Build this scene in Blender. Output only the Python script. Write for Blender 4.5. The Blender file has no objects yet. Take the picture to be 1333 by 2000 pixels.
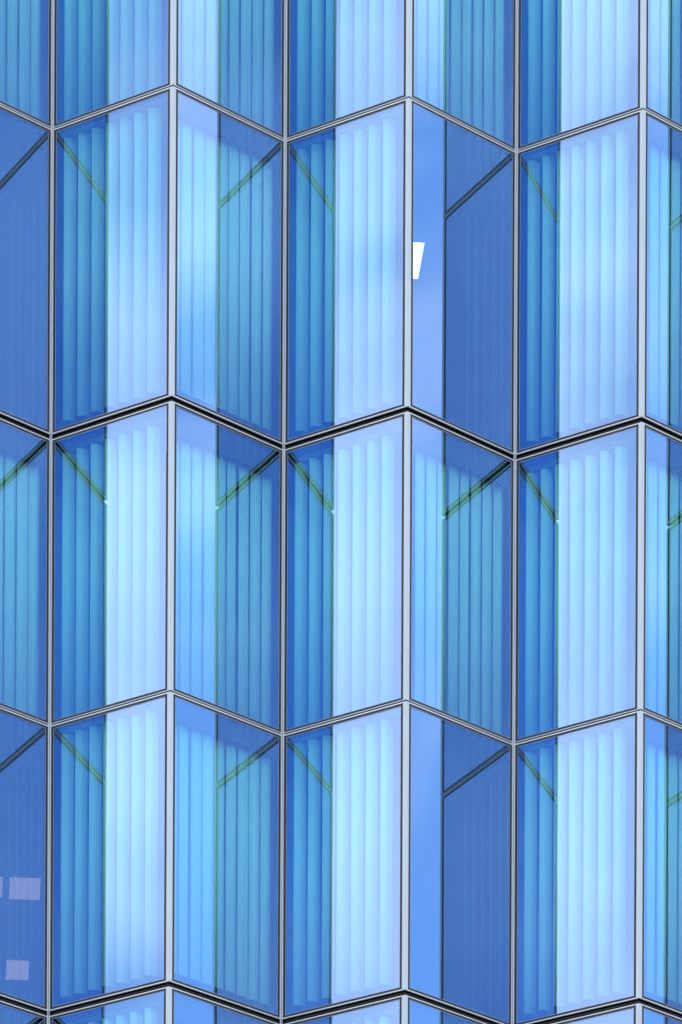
import bpy, math, random
from mathutils import Vector, Matrix

random.seed(11)
scene = bpy.context.scene
COL = scene.collection
R_ = math.radians

# ------------------------------------------------------------------ camera
# long lens with a tall vertical shift: the camera stands level on the ground
cam_data = bpy.data.cameras.new("camera")
cam = bpy.data.objects.new("camera", cam_data)
COL.objects.link(cam)
scene.camera = cam
cam_data.sensor_fit = 'VERTICAL'
cam_data.sensor_height = 36.0
cam_data.sensor_width = 36.0
cam_data.lens = 10604.13 / 2000 * 36.0
cam_data.shift_x = (666.5 - 727.25) / 2000
cam_data.shift_y = (5937.38 - 1000.0) / 2000
cam_data.clip_start = 0.5
cam_data.clip_end = 3000.0
yaw, roll = 0.08289, 0.00447
right = Vector((math.cos(yaw), -math.sin(yaw), 0))
fwd = Vector((math.sin(yaw), math.cos(yaw), 0))
up = Vector((0, 0, 1))
r3 = right * math.cos(roll) + up * math.sin(roll)
u3 = up * math.cos(roll) - right * math.sin(roll)
m = Matrix.Identity(4)
for i in range(3):
    m[i][0], m[i][1], m[i][2] = r3[i], u3[i], -fwd[i]
m.translation = Vector((-1.51568, -69.93513, 1.7))
cam.matrix_world = m

# ------------------------------------------------------------------ world
SUN_EL, SUN_AZ = R_(47), R_(14)          # sun stands behind the building
world = bpy.data.worlds.new("World")
scene.world = world
world.use_nodes = True
wn, wl = world.node_tree.nodes, world.node_tree.links
wn.clear()
sky = wn.new('ShaderNodeTexSky')
sky.sky_type = 'NISHITA'
sky.sun_disc = False
sky.sun_elevation = SUN_EL
sky.sun_rotation = SUN_AZ
sky.altitude = 200
sky.air_density = 1.0
sky.dust_density = 0.3
sky.ozone_density = 1.0
tc = wn.new('ShaderNodeTexCoord')
mp = wn.new('ShaderNodeMapping')
mp.inputs['Location'].default_value = (-15.1038, -0.12436, -8.64424)
mp.inputs['Scale'].default_value = (1.0, 1.0, 1.7)
nz = wn.new('ShaderNodeTexNoise')
nz.inputs['Scale'].default_value = 11.0
nz.inputs['Detail'].default_value = 6.0
nz.inputs['Roughness'].default_value = 0.5
nz.inputs['Distortion'].default_value = 0.6
nz2 = wn.new('ShaderNodeTexNoise')
nz2.inputs['Scale'].default_value = 1.9
nz2.inputs['Detail'].default_value = 2.0
cadd = wn.new('ShaderNodeMath'); cadd.operation = 'MULTIPLY_ADD'
cadd.inputs[1].default_value = 1.5
ramp = wn.new('ShaderNodeMapRange')
ramp.interpolation_type = 'SMOOTHSTEP'
ramp.inputs['From Min'].default_value = 1.00
ramp.inputs['From Max'].default_value = 1.50
ramp.inputs['To Max'].default_value = 0.95
mix = wn.new('ShaderNodeMix'); mix.data_type = 'RGBA'
mix.inputs['B'].default_value = (5.1, 4.65, 4.95, 1)
bg = wn.new('ShaderNodeBackground')
bg.inputs['Strength'].default_value = 0.15
wo = wn.new('ShaderNodeOutputWorld')
wl.new(tc.outputs['Generated'], mp.inputs['Vector'])
wl.new(mp.outputs['Vector'], nz.inputs['Vector'])
wl.new(mp.outputs['Vector'], nz2.inputs['Vector'])
wl.new(nz2.outputs['Fac'], cadd.inputs[0])
wl.new(nz.outputs['Fac'], cadd.inputs[2])
wl.new(cadd.outputs[0], ramp.inputs['Value'])
wl.new(ramp.outputs['Result'], mix.inputs['Factor'])
wl.new(sky.outputs['Color'], mix.inputs['A'])
wl.new(mix.outputs['Result'], bg.inputs['Color'])
wl.new(bg.outputs['Background'], wo.inputs['Surface'])

# ------------------------------------------------------------------ sun
sl = bpy.data.lights.new("sun", 'SUN')
sl.energy = 2.2
sl.angle = R_(0.5)
sl.color = (1.0, 0.95, 0.88)
sun = bpy.data.objects.new("sun", sl)
COL.objects.link(sun)
sd = Vector((math.sin(SUN_AZ) * math.cos(SUN_EL), math.cos(SUN_AZ) * math.cos(SUN_EL), math.sin(SUN_EL)))
sun.location = sd * 200
sun.rotation_euler = sd.to_track_quat('Z', 'Y').to_euler()

# ------------------------------------------------------------------ exposure
vs = scene.view_settings
vs.view_transform = 'Standard'
vs.look = 'None'
vs.gamma = 1.0
vs.use_curve_mapping = False
vs.exposure = 1.94
scene.cycles.max_bounces = 8
scene.cycles.transparent_max_bounces = 32
scene.cycles.glossy_bounces = 4
scene.cycles.sample_clamp_indirect = 8.0
try:
    scene.cycles.use_denoising = True
    scene.cycles.denoiser = 'OPENIMAGEDENOISE'
except Exception:
    pass

# ------------------------------------------------------------------ materials
def new_mat(name):
    mt = bpy.data.materials.new(name)
    mt.use_nodes = True
    n, l = mt.node_tree.nodes, mt.node_tree.links
    n.clear()
    out = n.new('ShaderNodeOutputMaterial')
    return mt, n, l, out

def principled(name, col, rough=0.5, metal=0.0, spec=0.5, var=0.08, scale=3.0, stretch=(1, 1, 1), bump=0.0):
    mt, n, l, out = new_mat(name)
    b = n.new('ShaderNodeBsdfPrincipled')
    b.inputs['Roughness'].default_value = rough
    b.inputs['Metallic'].default_value = metal
    b.inputs['Specular IOR Level'].default_value = spec
    t = n.new('ShaderNodeTexCoord')
    mpn = n.new('ShaderNodeMapping')
    mpn.inputs['Scale'].default_value = stretch
    g = n.new('ShaderNodeNewGeometry')
    l.new(g.outputs['Position'], mpn.inputs['Vector'])
    no = n.new('ShaderNodeTexNoise')
    no.inputs['Scale'].default_value = scale
    no.inputs['Detail'].default_value = 5
    l.new(mpn.outputs['Vector'], no.inputs['Vector'])
    mr = n.new('ShaderNodeMapRange')
    mr.inputs['To Min'].default_value = 1 - var
    mr.inputs['To Max'].default_value = 1 + var
    l.new(no.outputs['Fac'], mr.inputs['Value'])
    hv = n.new('ShaderNodeHueSaturation')
    hv.inputs['Color'].default_value = (*col, 1)
    l.new(mr.outputs['Result'], hv.inputs['Value'])
    l.new(hv.outputs['Color'], b.inputs['Base Color'])
    if bump:
        bp = n.new('ShaderNodeBump')
        bp.inputs['Strength'].default_value = bump
        bp.inputs['Distance'].default_value = 0.01
        l.new(no.outputs['Fac'], bp.inputs['Height'])
        l.new(bp.outputs['Normal'], b.inputs['Normal'])
    l.new(b.outputs['BSDF'], out.inputs['Surface'])
    return mt

def glass_mat():
    """solar control double glazing: blue mirror coating over a green-blue clear body"""
    mt, n, l, out = new_mat("coated_glass")
    lw = n.new('ShaderNodeLayerWeight'); lw.inputs['Blend'].default_value = 0.5
    pw = n.new('ShaderNodeMath'); pw.operation = 'POWER'; pw.inputs[1].default_value = 2.5
    l.new(lw.outputs['Facing'], pw.inputs[0])
    mr = n.new('ShaderNodeMapRange')
    mr.inputs['To Min'].default_value = 0.34
    mr.inputs['To Max'].default_value = 1.0
    l.new(pw.outputs[0], mr.inputs['Value'])
    tr = n.new('ShaderNodeBsdfTransparent')
    tr.inputs['Color'].default_value = (0.44, 0.83, 0.69, 1)
    gl = n.new('ShaderNodeBsdfGlossy')
    gl.inputs['Roughness'].default_value = 0.0
    gl.inputs['Color'].default_value = (0.365, 0.61, 1.0, 1)
    # faint roller-wave of tempered glass
    g = n.new('ShaderNodeNewGeometry')
    no = n.new('ShaderNodeTexNoise')
    no.inputs['Scale'].default_value = 0.9
    no.inputs['Detail'].default_value = 1
    l.new(g.outputs['Position'], no.inputs['Vector'])
    bp = n.new('ShaderNodeBump')
    bp.inputs['Strength'].default_value = 0.2
    bp.inputs['Distance'].default_value = 0.0012
    l.new(no.outputs['Fac'], bp.inputs['Height'])
    l.new(bp.outputs['Normal'], gl.inputs['Normal'])
    mx = n.new('ShaderNodeMixShader')
    l.new(mr.outputs['Result'], mx.inputs['Fac'])
    l.new(tr.outputs['BSDF'], mx.inputs[1])
    l.new(gl.outputs['BSDF'], mx.inputs[2])
    l.new(mx.outputs['Shader'], out.inputs['Surface'])
    return mt

def clear_mat():
    mt, n, l, out = new_mat("clear_glass_inner")
    tr = n.new('ShaderNodeBsdfTransparent')
    tr.inputs['Color'].default_value = (0.98, 1.0, 0.99, 1)
    l.new(tr.outputs['BSDF'], out.inputs['Surface'])
    return mt

def fabric_mat():
    mt, n, l, out = new_mat("blind_fabric")
    g = n.new('ShaderNodeNewGeometry')
    mpn = n.new('ShaderNodeMapping'); mpn.inputs['Scale'].default_value = (40, 40, 2)
    l.new(g.outputs['Position'], mpn.inputs['Vector'])
    no = n.new('ShaderNodeTexNoise'); no.inputs['Scale'].default_value = 1.0
    l.new(mpn.outputs['Vector'], no.inputs['Vector'])
    oi = n.new('ShaderNodeObjectInfo')
    mr = n.new('ShaderNodeMapRange')
    mr.inputs['To Min'].default_value = 0.77; mr.inputs['To Max'].default_value = 0.86
    l.new(no.outputs['Fac'], mr.inputs['Value'])
    ml = n.new('ShaderNodeMath'); ml.operation = 'MULTIPLY_ADD'
    ml.inputs[1].default_value = 0.06; ml.inputs[2].default_value = -0.03
    l.new(oi.outputs['Random'], ml.inputs[0])
    ad = n.new('ShaderNodeMath'); ad.operation = 'ADD'
    l.new(mr.outputs['Result'], ad.inputs[0]); l.new(ml.outputs[0], ad.inputs[1])
    cc = n.new('ShaderNodeCombineColor')
    for k in range(3):
        l.new(ad.outputs[0], cc.inputs[k])
    df = n.new('ShaderNodeBsdfDiffuse'); tl = n.new('ShaderNodeBsdfTranslucent')
    l.new(cc.outputs['Color'], df.inputs['Color']); l.new(cc.outputs['Color'], tl.inputs['Color'])
    mx = n.new('ShaderNodeMixShader'); mx.inputs['Fac'].default_value = 0.05
    l.new(df.outputs['BSDF'], mx.inputs[1]); l.new(tl.outputs['BSDF'], mx.inputs[2])
    l.new(mx.outputs['Shader'], out.inputs['Surface'])
    return mt

def lamp_mat(col, strength):
    mt, n, l, out = new_mat("lit_diffuser")
    em = n.new('ShaderNodeEmission')
    em.inputs['Color'].default_value = (*col, 1)
    em.inputs['Strength'].default_value = strength
    l.new(em.outputs['Emission'], out.inputs['Surface'])
    return mt

M = dict(
    alu=principled("satin_aluminium", (0.38, 0.46, 0.505), 0.38, 0.0, 0.5, 0.10, 2.0, (9, 9, 0.7)),
    jamb=principled("recess_shade_aluminium", (0.040, 0.052, 0.068), 0.45, 0.2, 0.4, 0.06, 3.0),  # darker aluminium: shade of the recess put into the colour
    lip=principled("bright_anodised_lip", (0.48, 0.54, 0.58), 0.35, 0.0, 0.5, 0.04),
    bead=principled("grey_sealant", (0.24, 0.28, 0.32), 0.5, 0.0, 0.4, 0.08),
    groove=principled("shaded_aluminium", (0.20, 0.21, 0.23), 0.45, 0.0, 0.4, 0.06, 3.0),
    gasket=principled("black_rubber", (0.009, 0.011, 0.016), 0.6, 0, 0.12, 0.15, 5.0),
    gasket_grey=principled("grey_gasket", (0.030, 0.037, 0.052), 0.55, 0, 0.15, 0.12, 5.0),
    channel=principled("dark_channel", (0.012, 0.009, 0.008), 0.7, 0, 0.1, 0.5, 6.0, (2, 2, 6)),
    glass=glass_mat(), clear=clear_mat(), fabric=fabric_mat(), lamp=lamp_mat((1.0, 0.95, 0.92), 1.0), warm_lamp=lamp_mat((1.0, 0.42, 0.46), 0.14),
    rail=principled("rail_paint", (0.25, 0.25, 0.26), 0.4),
    slab=principled("slab_edge_paint", (0.045, 0.047, 0.055), 0.7, var=0.05),
    ceiling=principled("ceiling_paint", (0.48, 0.49, 0.50), 0.8, var=0.03),
    carpet=principled("carpet", (0.07, 0.07, 0.08), 0.95, var=0.2, scale=8),
    wall=principled("interior_wall_paint", (0.20, 0.20, 0.22), 0.8, var=0.03),
    paving=principled("stone_paving", (0.085, 0.078, 0.070), 0.85, var=0.25, scale=0.4, bump=0.3),
    outer=principled("plain_blue_glazing", (0.05, 0.09, 0.15), 0.08, 0.0, 0.8, 0.05),
    lampbody=principled("lamp_trim", (0.7, 0.7, 0.7), 0.4),
)

# ------------------------------------------------------------------ mesh helpers
class MB:
    def __init__(self):
        self.v, self.f, self.mi = [], [], []
    def box(self, x0, x1, y0, y1, z0, z1, mi=0):
        b = len(self.v)
        self.v += [(x, y, z) for z in (z0, z1) for y in (y0, y1) for x in (x0, x1)]
        for q in ((0, 2, 3, 1), (4, 5, 7, 6), (0, 1, 5, 4), (2, 6, 7, 3), (0, 4, 6, 2), (1, 3, 7, 5)):
            self.f.append(tuple(b + i for i in q)); self.mi.append(mi)
    def prism(self, poly, z0, z1, mi=0):
        """poly: counter-clockwise seen from above"""
        b, n = len(self.v), len(poly)
        self.v += [(p[0], p[1], z0) for p in poly] + [(p[0], p[1], z1) for p in poly]
        self.f.append(tuple(b + i for i in range(n))[::-1]); self.mi.append(mi)
        self.f.append(tuple(b + n + i for i in range(n))); self.mi.append(mi)
        for i in range(n):
            j = (i + 1) % n
            self.f.append((b + i, b + j, b + n + j, b + n + i)); self.mi.append(mi)
    def mesh(self, name, mats):
        me = bpy.data.meshes.new(name)
        me.from_pydata(self.v, [], self.f)
        for mt in mats:
            me.materials.append(mt)
        me.polygons.foreach_set('material_index', self.mi)
        me.update()
        return me

CACHE = {}
def cached(key, fn):
    if key not in CACHE:
        CACHE[key] = fn()
    return CACHE[key]

def put(name, me, parent=None, loc=(0, 0, 0), rz=0.0):
    o = bpy.data.objects.new(name, me)
    COL.objects.link(o)
    o.parent = parent
    o.location = loc
    o.rotation_euler = (0, 0, rz)
    return o

def empty(name, loc=(0, 0, 0), rz=0.0):
    o = put(name, None, None, loc, rz)
    o.empty_display_size = 0.2
    return o

def tag(o, label, cat, group=None):
    o['label'] = label
    o['category'] = cat
    if group:
        o['group'] = group
    return o

# ------------------------------------------------------------------ plan of the pleated facade
W, D = 1.5, 1.17373
L = math.hypot(W, D)
Z = [42.86, 39.11368, 35.14973, 31.4451, 27.73403, 24.03]      # joint levels, top to bottom
THICK = [True, False, True, False, True, False]
ridge = lambda k: Vector((W * (2 * k + 1), -D))
valley = lambda k: Vector((2 * W * k, 0.0))
FACES = [('R', -2), ('L', -1), ('R', -1), ('L', 0), ('R', 0), ('L', 1), ('R', 1), ('L', 2), ('R', 2), ('L', 3), ('R', 3), ('L', 4)]
def face(t, k):
    A, B = (valley(k), ridge(k)) if t == 'L' else (ridge(k), valley(k + 1))
    u = (B - A).normalized()
    return A, u, Vector((u.y, -u.x)), math.atan2(u.y, u.x)

RW, VW, JW = 0.045, 0.026, 0.020       # ridge wing, valley wing, recessed jamb beside the valley
def sides(t):
    """x where the gasket starts on the left and on the right"""
    return (VW + JW, L - RW) if t == 'L' else (RW, L - VW - JW)

def gap(thick):
    return 0.034 if thick else 0.010

# ------------------------------------------------------------------ ground
g = MB(); g.box(-900, 900, -900, 900, -0.5, 0)
ground = put('ground', g.mesh('ground', [M['paving']]))
ground['kind'] = 'structure'

# ------------------------------------------------------------------ the building
bld = empty('office_building', (0, 0, 0))
tag(bld, 'office tower with pleated blue glass facade and silver frames', 'building')

def zigzag(x_lo, x_hi, off):
    """front outline from left to right, shifted off metres inwards (along +Y)"""
    pts = []
    k = math.ceil(x_lo / W - 1e-6)
    while k * W <= x_hi + 1e-6:
        pts.append((k * W, (0.0 if k % 2 == 0 else -D) + off)); k += 1
    return pts
X0, X1 = ridge(-2).x, ridge(4).x          # glazed range
BACK = 11.0
def plan(x_lo, x_hi, off, back=BACK):
    z = zigzag(x_lo, x_hi, off)
    return z + [(z[-1][0], back), (z[0][0], back)]

# masses beyond the picture
mb = MB(); mb.prism(plan(X0 - 4 * W, X1 + 4 * W, 0.0, 24), 0.0, Z[5] - 0.12)
put('lower_storeys', mb.mesh('lower_storeys', [M['outer']]), bld)
mb = MB(); mb.prism(plan(X0 - 4 * W, X1 + 4 * W, 0.0, 24), Z[0] + 0.12, Z[0] + 12.0)
put('upper_storeys', mb.mesh('upper_storeys', [M['outer']]), bld)
for xa, xb in ((X0 - 4 * W, X0), (X1, X1 + 4 * W)):
    mb = MB()
    pl = zigzag(xa, xb, 0.0)
    if xb == X0:
        pl = pl[:-1] + [(xb - 0.09, pl[-1][1] + 0.09 * D / W)]
    else:
        pl = [(xa + 0.09, pl[0][1] + 0.09 * D / W)] + pl[1:]
    mb.prism(pl + [(pl[-1][0], 24), (pl[0][0], 24)], Z[5] - 0.10, Z[0] + 0.10)
    put('side_bay', mb.mesh('side_bay', [M['outer']]), bld)
mb = MB(); mb.box(X0 - 0.05, X1 + 0.05, BACK + 0.1, BACK + 0.4, Z[5] - 0.10, Z[0] + 0.10)
put('back_wall', mb.mesh('back_wall', [M['wall']]), bld)

# floor slabs: carpet above, painted ceiling below
CEIL = [0.15 if t else 0.065 for t in THICK]
for j, z in enumerate(Z):
    mb = MB()
    mb.prism(plan(X0 + 0.02, X1 - 0.02, 0.085), z - CEIL[j], z + 0.05)
    me = mb.mesh('floor_slab', [M['slab'], M['ceiling'], M['carpet']])
    me.polygons[0].material_index = 1
    me.polygons[1].material_index = 2
    put('floor_slab', me, bld)

# ---- window units
def frame_mesh(t, h, tb, tt):
    """aluminium lips along the sill and head plus the recessed jamb; local x along the pane, y inwards"""
    mb = MB()
    gb, gt = gap(tb), gap(tt)
    lb = 0.013 if tb else 0.008
    lt = 0.013 if tt else 0.015
    a, b = (VW, L - RW) if t == 'L' else (RW, L - VW)
    mb.box(a, b, -0.006, 0.016, gb, gb + lb)
    mb.box(a, b, -0.006, 0.016, h - gt - lt, h - gt)
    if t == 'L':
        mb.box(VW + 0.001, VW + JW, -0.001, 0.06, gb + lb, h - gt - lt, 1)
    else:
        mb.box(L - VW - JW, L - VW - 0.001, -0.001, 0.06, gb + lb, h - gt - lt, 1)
    return mb.mesh('window', [M['lip'], M['jamb']]), lb, lt

def gasket_mesh(t, h, tb, tt, lb, lt):
    mb = MB()
    a, b = sides(t)
    z0, z1 = gap(tb) + lb, h - gap(tt) - lt
    ga = 0.018 if t == 'L' else 0.033
    gb_ = 0.033 if t == 'L' else 0.018
    gz = 0.028
    y0, y1 = -0.003, 0.045
    mb.box(a, b, y0, y1, z0, z0 + gz, 1)
    mb.box(a, b, y0, y1, z1 - gz, z1, 1)
    mb.box(a, a + ga, y0, y1, z0 + gz, z1 - gz, 0 if t == 'L' else 1)
    mb.box(b - gb_, b, y0, y1, z0 + gz, z1 - gz, 1 if t == 'L' else 0)
    return mb.mesh('gasket', [M['gasket'], M['gasket_grey']]), (a + ga, b - gb_, z0 + gz, z1 - gz)

def pane_mesh(x0, x1, z0, z1):
    mb = MB()
    mb.box(x0 - 0.004, x1 + 0.004, 0.0, 0.026, z0 - 0.004, z1 + 0.004)
    me = mb.mesh('pane', [M['glass'], M['clear']])
    for i, p in enumerate(me.polygons):
        p.material_index = 0 if i == 2 else 1       # only the outer sheet carries the coating
    return me

def bead_mesh(x0, x1, z0, z1):
    mb = MB()
    w, y0, y1 = 0.0045, -0.004, 0.001
    mb.box(x0, x1, y0, y1, z0, z0 + w)
    mb.box(x0, x1, y0, y1, z1 - w, z1)
    mb.box(x0, x0 + w, y0, y1, z0 + w, z1 - w)
    mb.box(x1 - w, x1, y0, y1, z0 + w, z1 - w)
    return mb.mesh('sealant_bead', [M['bead']])

def window_set(t, h, tb, tt):
    fm, lb, lt = frame_mesh(t, h, tb, tt)
    gm, ext = gasket_mesh(t, h, tb, tt, lb, lt)
    return fm, gm, pane_mesh(*ext), bead_mesh(*ext)

for r in range(5):
    h = Z[r] - Z[r + 1]
    for t, k in FACES:
        A, u, n, rz = face(t, k)
        fm, gm, pm, sm = cached(('win', t, r), lambda: window_set(t, h, THICK[r + 1], THICK[r]))
        w = put('window', fm, bld, (A.x, A.y, Z[r + 1]), rz)
        pane = put('pane', pm, w)
        pane.rotation_euler = (R_(random.uniform(-0.05, 0.05)), 0, R_(random.uniform(-0.07, 0.07)))
        put('gasket', gm, w)
        put('sealant_bead', sm, w)

# ---- recessed channels behind every horizontal joint
for j in range(6):
    hg = gap(THICK[j])
    for t, k in FACES:
        A, u, n, rz = face(t, k)
        def ch():
            mb = MB()
            a, b = (0.0, L - 0.05) if t == 'L' else (0.05, L)
            mb.box(a, b, 0.085, 0.100, -hg - 0.030, hg + 0.030)            # back
            mb.box(a, b, 0.018, 0.085, hg + 0.001, hg + 0.020)              # upper cheek
            mb.box(a, b, 0.018, 0.085, -hg - 0.020, -hg - 0.001)            # lower cheek
            if THICK[j]:
                mb.box(a, b, 0.050, 0.084, -0.010, 0.004)     # drip seal running inside the joint
            return mb.mesh('joint_channel', [M['channel']])
        put('joint_channel', cached(('ch', t, THICK[j]), ch), bld, (A.x, A.y, Z[j]), rz)

# ---- mullions
SI, CO = W / L, D / L
def offset_pt(kind, s, y, side):
    """point at distance s from the fold along the side's face, y metres inwards of the face; origin at the fold"""
    if kind == 'ridge':
        ux, uy = (-SI, CO) if side < 0 else (SI, CO)
        nx, ny = (CO, SI) if side < 0 else (-CO, SI)
    else:
        ux, uy = (-SI, -CO) if side < 0 else (SI, -CO)
        nx, ny = (-CO, SI) if side < 0 else (CO, SI)
    return (ux * s + nx * y, uy * s + ny * y)

def ridge_mesh(z0, z1):
    mb = MB()
    o, i = -0.006, 0.016
    tip_o, tip_i = (0, o / SI), (0, i / SI)
    mb.prism([offset_pt('ridge', RW, o, -1), tip_o, offset_pt('ridge', RW, o, 1),
              offset_pt('ridge', RW, i, 1), tip_i, offset_pt('ridge', RW, i, -1)], z0, z1)
    return mb.mesh('ridge_mullion', [M['alu']])

def post_mesh(z0, z1):  # corner post, with an added inner fin that blocks light through the fold
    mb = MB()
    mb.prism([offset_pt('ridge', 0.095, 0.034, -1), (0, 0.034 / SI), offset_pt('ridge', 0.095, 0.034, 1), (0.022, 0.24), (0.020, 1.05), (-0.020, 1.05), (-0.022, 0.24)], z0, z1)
    return mb.mesh('corner_post_added_fin', [M['jamb']])

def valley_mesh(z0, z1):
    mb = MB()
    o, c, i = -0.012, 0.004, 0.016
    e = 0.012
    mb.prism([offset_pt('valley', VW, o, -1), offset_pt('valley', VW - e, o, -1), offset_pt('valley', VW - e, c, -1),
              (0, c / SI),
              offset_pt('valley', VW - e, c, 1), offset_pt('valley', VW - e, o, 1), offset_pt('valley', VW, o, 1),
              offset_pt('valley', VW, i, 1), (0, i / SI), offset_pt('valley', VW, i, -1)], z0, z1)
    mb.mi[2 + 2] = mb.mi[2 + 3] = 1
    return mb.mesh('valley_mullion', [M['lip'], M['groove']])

for r in range(5):
    h = Z[r] - Z[r + 1]
    gb, gt = gap(THICK[r + 1]), gap(THICK[r])
    for k in range(-2, 5):
        p = ridge(k)
        put('ridge_mullion', cached(('rm', r), lambda: ridge_mesh(gb, h - gt)), bld, (p.x, p.y, Z[r + 1]))
        if -2 < k < 4:
            put('corner_post_added_fin', cached(('post', r), lambda: post_mesh(0.06, h - CEIL[r] - 0.002)), bld, (p.x, p.y, Z[r + 1]))
    for k in range(-1, 5):
        p = valley(k)
        put('valley_mullion', cached(('vm', r), lambda: valley_mesh(gb if THICK[r + 1] else 0.0005, h - (gt if THICK[r] else 0.0005))),
            bld, (p.x, p.y, Z[r + 1]))
# small silver bracket that ties the valley mullions across each open joint
for j in (0, 2, 4):
    for k in range(-1, 5):
        p = valley(k)
        def br():
            mb = MB()
            mb.box(-0.016, -0.006, -0.004, 0.03, -0.034, 0.012)
            mb.box(0.006, 0.016, -0.004, 0.03, -0.034, 0.012)
            mb.box(-0.016, 0.016, -0.004, 0.03, 0.016, 0.034)
            return mb.mesh('joint_bracket', [M['alu']])
        put('joint_bracket', cached('br', br), bld, (p.x, p.y + 0.0, Z[j]))

# ------------------------------------------------------------------ vertical blinds
ROWW = ['topmost row', 'second row from top', 'third row from top', 'fourth row from top', 'bottom row']
def face_words(t, k):
    if t == 'L':
        return {0: 'left-facing pane of the leftmost ridge', 1: 'left-facing pane of the middle ridge',
                2: 'left-facing pane of the rightmost ridge', 3: 'left-facing pane beyond the right picture edge',
                -1: 'left-facing pane beyond the left edge', 4: 'farthest left-facing pane beyond the right edge'}[k]
    return {-1: 'right-facing pane at the left picture edge', 0: 'right-facing pane of the leftmost ridge',
            1: 'right-facing pane of the middle ridge', 2: 'right-facing pane at the right picture edge',
            -2: 'right-facing pane beyond the left edge', 3: 'right-facing pane beyond the right edge'}[k]
NO_BLIND = {('R', -1, 1), ('R', -1, 3), ('R', 1, 1), ('R', 1, 3)}
BB = 0.15           # distance of the vanes behind the glass

def vane_mesh(t, h0, h1):
    """a stiff fabric vane, gently bowed: front edge on the left, curling inwards to the right"""
    th = 0.002
    prof = []
    if t == 'L':
        w = 0.116
        for i in range(13):
            f = i / 12
            prof.append((f * w, -0.034 + 0.040 * f + 0.080 * max(0, (f - 0.50) / 0.50) ** 2))
    else:
        w = 0.196
        prof.append((-0.006, 0.016))
        prof.append((0.000, -0.012))
        for i in range(12):
            f = (i + 1) / 12
            prof.append((f * w, 0.008 * math.cos(math.pi * 2 * (f - 0.42)) * -1 + 0.040 * max(0, (f - 0.55) / 0.45) ** 2))
    mb = MB()
    back = [(x, y + th) for x, y in prof][::-1]
    poly = prof + back
    n, b = len(poly), 0
    mb.prism(poly, h0, h1)
    me = mb.mesh('vane', [M['fabric']])
    for p in me.polygons[2:]:
        p.use_smooth = True
    return me

for r in range(5):
    h = Z[r] - Z[r + 1]
    lo = 0.235 if THICK[r + 1] else 0.07
    hi = h - CEIL[r] - 0.030
    for t, k in FACES:
        if (t, k, r) in NO_BLIND:
            continue
        A, u, n, rz = face(t, k)
        O = A - n * BB
        root = empty('vertical_blind', (O.x, O.y, Z[r + 1]), rz)
        tag(root, 'white vertical blind behind the %s, %s' % (face_words(t, k), ROWW[r]), 'blind', 'white vertical blinds inside the facade')
        def hr():
            mb = MB(); mb.box(0.06, 1.82, -0.022, 0.030, hi + 0.004, h - CEIL[r] - 0.002)
            return mb.mesh('head_rail', [M['rail']])
        put('head_rail', cached(('hr', r), hr), root)
        if t == 'R':  # unseen dark board, added to hide and shadow the vane tops
            def shadow_board():
                mb = MB()
                mb.box(0.10, 1.80, -0.105, -0.090, h - CEIL[r] - 0.24, h - CEIL[r] - 0.002)
                return mb.mesh('added_shadow_board', [M['slab']])
            put('added_shadow_board', cached(('shadow_board', r), shadow_board), root)
        vm = cached(('vane', t, r), lambda: vane_mesh(t, lo, hi))
        if t == 'L':
            xs = [0.103 + 0.2225 * i for i in range(7)]
        else:
            xs = [0.097 + 0.199 * i for i in range(9)]
        for x in xs:
            v = put('vane', vm, root, (x + random.uniform(-0.003, 0.003), random.uniform(-0.002, 0.002), 0), R_(random.gauss(0, 2.0)))

# ------------------------------------------------------------------ ceiling lights
def ceiling_light(x0, x1, y0, y1, zc, label, mat='warm_lamp'):
    root = empty('ceiling_light', ((x0 + x1) / 2, (y0 + y1) / 2, zc))
    tag(root, label, 'ceiling light', 'ceiling lights in the offices')
    a, b = (x1 - x0) / 2, (y1 - y0) / 2
    mb = MB(); mb.box(-a, a, -b, b, -0.030, -0.004)
    put('diffuser', mb.mesh('diffuser', [M[mat]]), root)
    mb = MB()
    mb.box(-a - 0.02, a + 0.02, -b - 0.02, -b - 0.001, -0.034, -0.004)
    mb.box(-a - 0.02, a + 0.02, b + 0.001, b + 0.02, -0.034, -0.004)
    mb.box(-a - 0.02, -a - 0.001, -b - 0.001, b + 0.001, -0.034, -0.004)
    mb.box(a + 0.001, a + 0.02, -b - 0.001, b + 0.001, -0.034, -0.004)
    put('trim', mb.mesh('trim', [M['lampbody']]), root)
ceiling_light(4.84, 5.01, 2.20, 3.15, Z[1] - CEIL[1], 'lit white ceiling light behind the middle ridge, second row from top', 'lamp')
ceiling_light(-0.43, -0.01, 4.71, 5.48, Z[3] - CEIL[3], 'lit ceiling light at the left picture edge, nearer one, fourth row from top')
ceiling_light(-1.13, -0.53, 4.71, 5.42, Z[3] - CEIL[3], 'lit ceiling light cut by the left picture edge, fourth row from top')
ceiling_light(-0.43, -0.11, 7.69, 8.43, Z[3] - CEIL[3], 'lit ceiling light at the left picture edge, deeper and lower one, fourth row from top')
